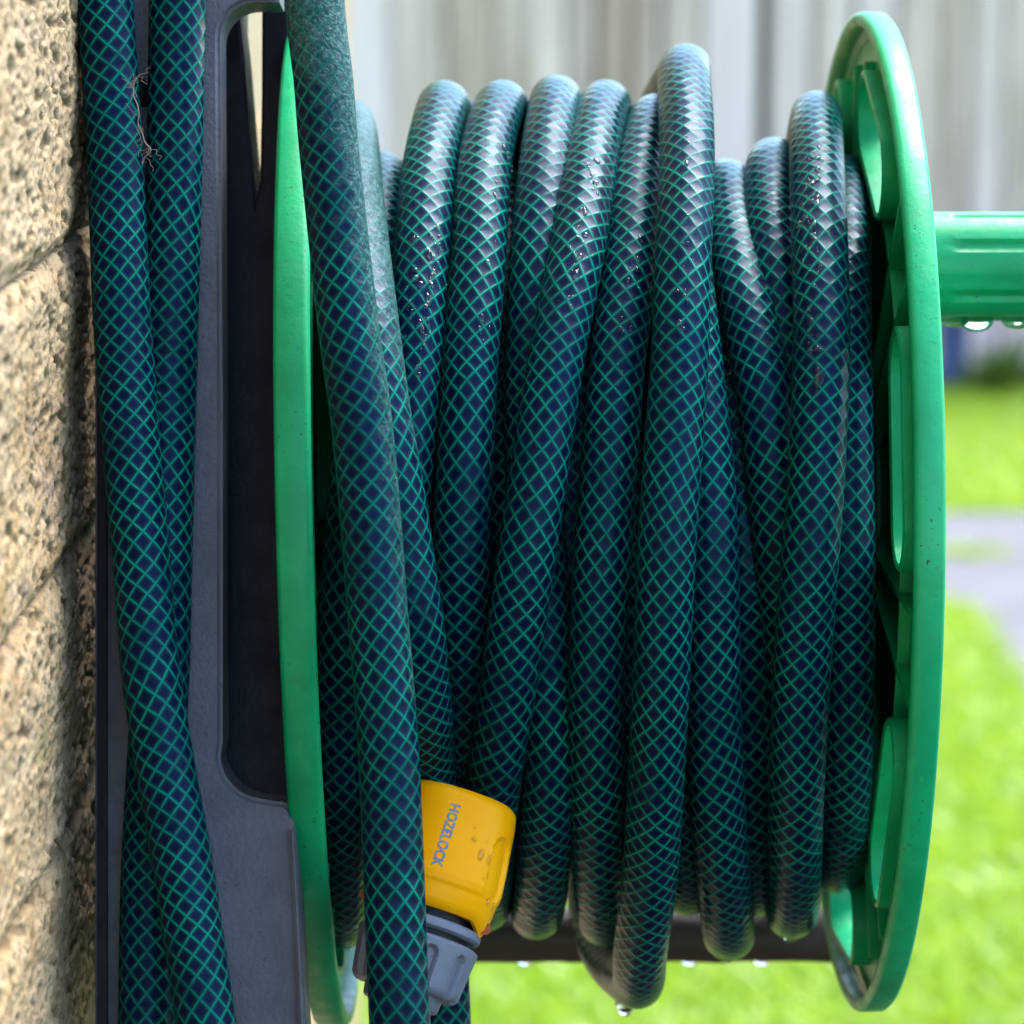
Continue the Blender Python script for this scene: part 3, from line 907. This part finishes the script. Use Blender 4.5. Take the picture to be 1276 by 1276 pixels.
# ------------------------------------------------------------------ leader hose, doubled, beside the stone
lh = empty('leader_hose', P(200, 1270, .92), 'two lengths of netted hose hanging side by side between stone wall and grey bracket', 'hose')
l1 = [(124, -160, .935), (131, 0, .929), (138, 110, .925), (144, 210, .921), (150, 353, .914), (155, 440, .910), (164, 560, .904), (176, 700, .895), (188, 840, .887), (208, 967, .883), (227, 1073, .879), (243, 1180, .876), (257, 1276, .874), (275, 1430, .872)]
l2 = [(224, -160, .939), (221, 0, .934), (219, 110, .930), (217, 210, .927), (213, 353, .922), (210, 450, .919), (207, 560, .9145), (204, 700, .9095), (201, 826, .905), (196, 930, .9015), (191, 1020, .898), (187, 1120, .895), (184, 1276, .889), (182, 1430, .884)]
for l in (l1, l2):
    link_mesh('hose_strand', tube('hose_strand', px_path(l), RH, 36, (1, 0, 0), rnd.random(), wob=0.015)[0], M['hose'], lh)

# ------------------------------------------------------------------ CONNECTOR
cdep = 0.9145
cpx = cdep / F
tilt_side = math.radians(16.5); tilt_away = math.radians(14)
ax_dir = (EX * math.sin(tilt_side) * math.cos(tilt_away) + UP * math.cos(tilt_side) * math.cos(tilt_away) + FWD * math.sin(tilt_away)).normalized()
c_or = P(517, 1187, cdep)
c_front = (-FWD - ax_dir * (-FWD).dot(ax_dir)).normalized()       # towards camera, square to the axis
c_right = c_front.cross(ax_dir) * -1
if c_right.dot(EX) < 0: c_right = -c_right
conn = empty('hose_connector', c_or, 'yellow and grey click-on hose connector wedged behind the hanging hose', 'hose connector')
def CP(al, r, phi):     # along axis px, radius px, phi deg: 0 = towards camera, 90 = right
    f = math.radians(phi)
    return c_or + ax_dir * (al * cpx) + c_front * (r * cpx * math.cos(f)) + c_right * (r * cpx * math.sin(f))
def body_r(al, phi):
    r = np.interp(al, [52, 58, 72, 95, 120, 150, 180, 195, 201, 204], [74, 80, 83, 85.5, 84, 81, 78, 75.5, 72, 66])
    # slightly squared section
    c4 = math.cos(math.radians(4 * (phi - 15)))
    r *= 1 - 0.018 * c4
    # grip recesses left and right
    for p0 in (58, -66, 180):
        dp = ((phi - p0 + 180) % 360) - 180
        u_ = dp / 15.0; v_ = (al - 122) / 42.0
        q = max(abs(u_) ** 2.6 + abs(v_) ** 3.4 if v_ > 0 else abs(u_) ** 2.6 + abs(v_) ** 8, 0)
        if q < 1: r -= 5.2 * min(1, (1 - q) * 2.4)
    # bevelled lower skirt
    if al < 84: r -= 1.2
    return r
def conn_surf(name, als, rfun, mat, nphi=144, close=True, parent=conn, low=None):
    bm = bmesh.new(); rings = []
    for al in als:
        rings.append([bm.verts.new(CP(al + (low(al, 360 * i / nphi) if low else 0), rfun(al, 360 * i / nphi - 360 if 360 * i / nphi > 180 else 360 * i / nphi), 360 * i / nphi)) for i in range(nphi)])
    for a, b in zip(rings, rings[1:]):
        for i in range(nphi): bm.faces.new((a[i], a[(i + 1) % nphi], b[(i + 1) % nphi], b[i]))
    if close:
        bm.faces.new(rings[0]); bm.faces.new(rings[-1])
    o = link_mesh(name, bm_mesh(name, bm), mat, parent); auto_smooth(o, 38)
    return o
def skirt(al, phi):
    # lower edge drops into points at the latch corners
    if al > 75: return 0
    d_ = abs(((phi - 75 + 180) % 360) - 180); d2 = abs(((phi + 75 + 180) % 360) - 180)
    m_ = max(0, 1 - min(d_, d2) / 26.0)
    return -(17 * m_ ** 1.1) * (75 - al) / 23.0
conn_surf('body', [52, 54, 58, 64, 70, 75, 80, 83, 85] + list(np.linspace(88, 190, 64)) + [193, 196, 199, 201.5, 203.5, 204.5], body_r, M['yellow'], 200, low=skirt)
conn_surf('neck', [36, 37, 60], lambda a, p: 63, M['dark'])
conn_surf('collar', [27, 28.5, 31, 38, 41, 42.5], lambda a, p: np.interp(a, [27, 28.5, 31, 38, 41, 42.5], [68, 72.5, 74.5, 74.5, 72.5, 68]), M['nut'])
conn_surf('groove', [16, 30], lambda a, p: 64, M['dark'])
def nut_r(al, phi):
    r = np.interp(al, [-49, -47, -42, 10, 16, 18.5, 20], [64, 67, 69.5, 76, 76.5, 75, 71])
    dp = ((phi - 14 + 18) % 36) - 18
    if al < 8:
        v_ = max(0, (al + 4) / 12.0)
        q = (dp / 7.5) ** 2 + v_ ** 2
        if q < 1: r -= 6.5 * min(1, (1 - q) * 2.2)
    return r
conn_surf('nut', [-49, -48, -46, -42] + list(np.linspace(-38, 8, 40)) + [10, 14, 16, 17.5, 19, 20], nut_r, M['nut'], 240)
conn_surf('tail', [-68, -67, -64, -48], lambda a, p: np.interp(a, [-68, -67, -64, -48], [42, 46, 48, 50]), M['nut'])
conn_surf('bore', [-69, -67.9], lambda a, p: 26, M['dark'], 48)
# latch pin holes at the skirt points
for ph in (75, -75):
    bm = bmesh.new()
    c = CP(50, 79.5, ph - 4); nrm = (CP(50, 90, ph - 12) - CP(50, 80, ph - 12) - FWD * 0.004).normalized()
    q = nrm.to_track_quat('Z', 'Y').to_matrix().to_4x4()
    bmesh.ops.create_cone(bm, cap_ends=True, segments=20, radius1=7.5 * cpx, radius2=7.5 * cpx, depth=4 * cpx, matrix=Matrix.Translation(c) @ q)
    link_mesh('latch_pin', bm_mesh('latch_pin', bm), M['red'], conn, smooth=False)
# printed word, reads downwards along the body
tc = bpy.data.curves.new('lettering', 'FONT'); tc.body = 'HOZELOCK'; tc.align_x = 'CENTER'; tc.align_y = 'CENTER'
tc.size = 1.0; tc.resolution_u = 4; tc.offset = 0.03
to = bpy.data.objects.new('lettering', tc); COL.objects.link(to)
bpy.context.view_layer.update()
tm = bpy.data.meshes.new_from_object(to.evaluated_get(bpy.context.evaluated_depsgraph_get()))
bpy.data.objects.remove(to)
xs_ = [v.co.x for v in tm.vertices]; ys_ = [v.co.y for v in tm.vertices]
sc_x = 82.0 / (max(xs_) - min(xs_)); sc_y = 13.5 / (max(ys_) - min(ys_))
bm = bmesh.new(); bm.from_mesh(tm)
bmesh.ops.triangulate(bm, faces=bm.faces[:])
bmesh.ops.subdivide_edges(bm, edges=[e for e in bm.edges if e.calc_length() > 0.25], cuts=2, use_grid_fill=False)
def text_place(v):
    al = 141 - v.x * sc_x
    side = v.y * sc_y                    # letter tops point right
    tang = 0.5 + side + v.x * sc_x * -0.02
    phi = math.degrees(tang / 82.0) - 4.0
    r_ = body_r(al, phi) + 0.55
    return CP(al, r_, phi)
for v in bm.verts: v.co = text_place(v.co.copy())
me = bpy.data.meshes.new('lettering'); bm.to_mesh(me); bm.free()
link_mesh('lettering', me, M['ink'], conn, smooth=False)

# ------------------------------------------------------------------ WATER DROPS
def drop_mesh(name, r, hang=1.0):
    prof = [(0.0005 * r, -r * 0.95 * hang), (r * .4, -r * 0.88 * hang), (r * .72, -r * .66 * hang), (r * .93, -r * .3 * hang), (r, 0), (r * 1.05, r * .3), (r * 1.2, r * .55), (r * 1.35, r * .68), (0.0005 * r, r * .72)]
    return lathe(name, prof, 24)
drops = [
 (1190, 398, 1.0, .0030, 0.8, 'clear water drop hanging under the green handle, nearest the flange'),
 (1217, 400, 1.0, .0033, 1.0, 'clear water drop hanging under the green handle, middle of three'),
 (1268, 399, 1.0, .0032, 0.85, 'clear water drop hanging under the green handle, nearest the right edge'),
 (908, 1190, 1.035, .0022, 1.1, 'clear water drop below a lowest hose loop left of the right flange'),
 (779, 1257, 1.04, .0023, 1.0, 'dark water drop below the biggest loosest hose loop'),
 (985, 1168, 1.035, .0020, .8, 'small water drop under the wide hose loop nearest the right flange'),
]
for px, py, dep, r, hg, lab in drops:
    o = link_mesh('water_drop', drop_mesh('water_drop', r, hg), M['water'])
    o.location = P(px, py, dep)
    if px > 1100: o.scale = (1.5, 1, 1)
    tag(o, lab, 'water drop', 'water drops')
# drops along the support bar
dm = drop_mesh('water_drop', .0017, 0.7)
for i, px in enumerate((655, 860, 950)):
    q = P(px, 1200, 1.13)
    o = link_mesh('water_drop', dm, M['water'] if i == 0 else None); o.location = (q.x, b0.y, b0.z - 0.0090)
    o.scale = (1.6, 1, 1)
    tag(o, ['blurred water drop under the brown bar, left of the loosest hanging loop', 'blurred water drop under the brown bar, just right of the loosest hanging loop', 'blurred water drop under the brown bar, nearest the right flange'][i], 'water drop', 'water drops under the brown bar')

# runs and beads of water on the hose (nobody could count them)
def bead_cluster():
    bm = bmesh.new()
    spots = []
    for (x0, y0, x1, y1, n) in ((545, 290, 520, 470, 46), (520, 300, 505, 420, 16), (1018, 190, 1012, 330, 34), (1010, 330, 1018, 480, 26), (740, 200, 705, 390, 34), (1000, 230, 1000, 300, 12), (795, 300, 770, 480, 16), (630, 190, 600, 420, 14), (860, 150, 850, 420, 16)):
        for _ in range(n):
            t = rnd.random(); spots.append((x0 + (x1 - x0) * t + rnd.gauss(0, 5), y0 + (y1 - y0) * t + rnd.gauss(0, 6)))
    return spots
from mathutils.bvhtree import BVHTree
bpy.context.view_layer.update()
trees = []
for o in list(hose.children) + list(fs.children) + list(lh.children):
    if o.name.startswith('inner'): continue
    me = o.data
    vs = np.empty(len(me.vertices) * 3, dtype=np.float32); me.vertices.foreach_get('co', vs)
    trees.append(BVHTree.FromPolygons([tuple(v) for v in vs.reshape(-1, 3)], [tuple(p.vertices) for p in me.polygons]))
def cast(px, py):
    d = (P(px, py, 1) - CAM).normalized(); best = None
    for t in trees:
        h = t.ray_cast(CAM, d)
        if h[0] is not None and (best is None or h[3] < best[3]): best = h
    return best
bm = bmesh.new()
for px, py in bead_cluster():
    h = cast(px, py)
    if not h or h[3] > 1.05: continue
    n = h[1] if h[1].dot(FWD) < 0 else -h[1]
    r = rnd.choice((.0004, .0005, .0006, .0009))
    q = n.to_track_quat('Z', 'Y').to_matrix().to_4x4()
    st = rnd.choice((1, 1, 1.5, 2.6))
    m = Matrix.Translation(h[0] + n * r * 0.1) @ q @ Matrix.Diagonal((1, st, 0.55, 1))
    bmesh.ops.create_icosphere(bm, subdivisions=2, radius=r, matrix=m)
o = link_mesh('water_beads', bm_mesh('water_beads', bm), M['water'])
tag(o, 'tiny beads and runs of rain water on the upper hose loops', None, None, 'stuff')
# beads on the yellow connector
bm = bmesh.new()
for al, ph, r, st in ((146, 22, 3.6, 1.0), (130, 32, 4.2, 2.0), (128, 41, 3.2, 2.1), (110, 46, 3.0, 1.7), (160, 20, 2.2, .8), (80, 55, 2.6, 2.0), (78, 66, 2.6, 2.2), (150, 36, 1.6, 1), (104, 40, 1.5, 1.3)):
    c = CP(al, body_r(al, ph), ph); n = (CP(al, 90, ph) - CP(al, 60, ph)).normalized()
    rt = ax_dir.cross(n).normalized()
    m = Matrix(((rt.x, ax_dir.x, n.x, c.x), (rt.y, ax_dir.y, n.y, c.y), (rt.z, ax_dir.z, n.z, c.z), (0, 0, 0, 1))) @ Matrix.Diagonal((1, st, 0.5, 1))
    bmesh.ops.create_icosphere(bm, subdivisions=3, radius=r * cpx, matrix=m)
o = link_mesh('water_beads', bm_mesh('water_beads', bm), M['water'])
tag(o, 'small beads of rain water on the yellow connector body', None, None, 'stuff')

# ------------------------------------------------------------------ fibres and cobweb
def thread(pts, r, seg=6):
    p = catmull([tuple(P(*q)) for q in pts], 0.0006)
    return tube('thread', p, r, seg, (1, 0.1, 0))[0]
fb_ = empty('dry_fibre', P(175, 200, .915), 'pale dry root fibre caught between the two left hose lengths', 'fibre')
base_f = [(170, 97, .917), (167, 104, .917), (166, 118, .917), (171, 130, .916), (173, 142, .916), (172, 155, .916), (177, 165, .916), (180, 176, .916), (188, 187, .916), (181, 195, .917), (177, 204, .917)]
link_mesh('strand', thread(base_f, .00015), M['fibre'], fb_)
for _ in range(22):
    a = rnd.choice(base_f); pts = [a]
    for s_ in range(4): pts.append((pts[-1][0] + rnd.uniform(-8, 8), pts[-1][1] + rnd.uniform(-7, 8), .916))
    link_mesh('strand', thread(pts, .00006, 5), M['fibre'], fb_)
cw = empty('cobweb', P(120, 700, .93), 'wispy cobweb threads in the dark gap between stone wall and bracket', 'cobweb')
for _ in range(46):
    y0 = rnd.choice((rnd.uniform(480, 720), rnd.uniform(760, 900), rnd.uniform(960, 1060)))
    a = (rnd.uniform(103, 116), y0, .938); L_ = rnd.uniform(10, 30)
    pts = [a, (a[0] + L_ * .4, y0 + rnd.uniform(-14, 10), .934), (a[0] + L_ * rnd.uniform(.5, 1), y0 + rnd.uniform(-25, 25), .932)]
    link_mesh('thread', thread(pts, .00004, 4), M['thread'], cw)

# pale flower heads out of focus in the lawn
bm = bmesh.new()
for _ in range(60):
    y = rnd.uniform(2.9, 5.2); x = rnd.uniform(-0.02 * y, 0.17 * y)
    if x > PX0 - 0.12 and y > 4.1: continue
    c = Vector((x, y, rnd.uniform(0.02, 0.035)))
    n = Vector((rnd.uniform(-.4, .4), rnd.uniform(-.9, .1), 1)).normalized(); a_ = n.orthogonal().normalized(); b_ = n.cross(a_)
    r = rnd.uniform(0.002, 0.005)
    ring = []
    for q in range(14):
        t = 2 * math.pi * q / 14; rr2 = r * (1 if q % 2 else 0.55)
        ring.append(bm.verts.new(c + (a_ * math.cos(t) + b_ * math.sin(t)) * rr2 + n * 0.001 * (q % 2)))
    cc_ = bm.verts.new(c + n * 0.001)
    for q in range(14): bm.faces.new((cc_, ring[q], ring[(q + 1) % 14]))
o = link_mesh('daisies', bm_mesh('daisies', bm), NT('petal').set(Base_Color=(0.75, 0.72, 0.70), Roughness=0.6), smooth=False)
tag(o, 'tiny pale flower heads scattered out of focus in the lawn', None, None, 'stuff')
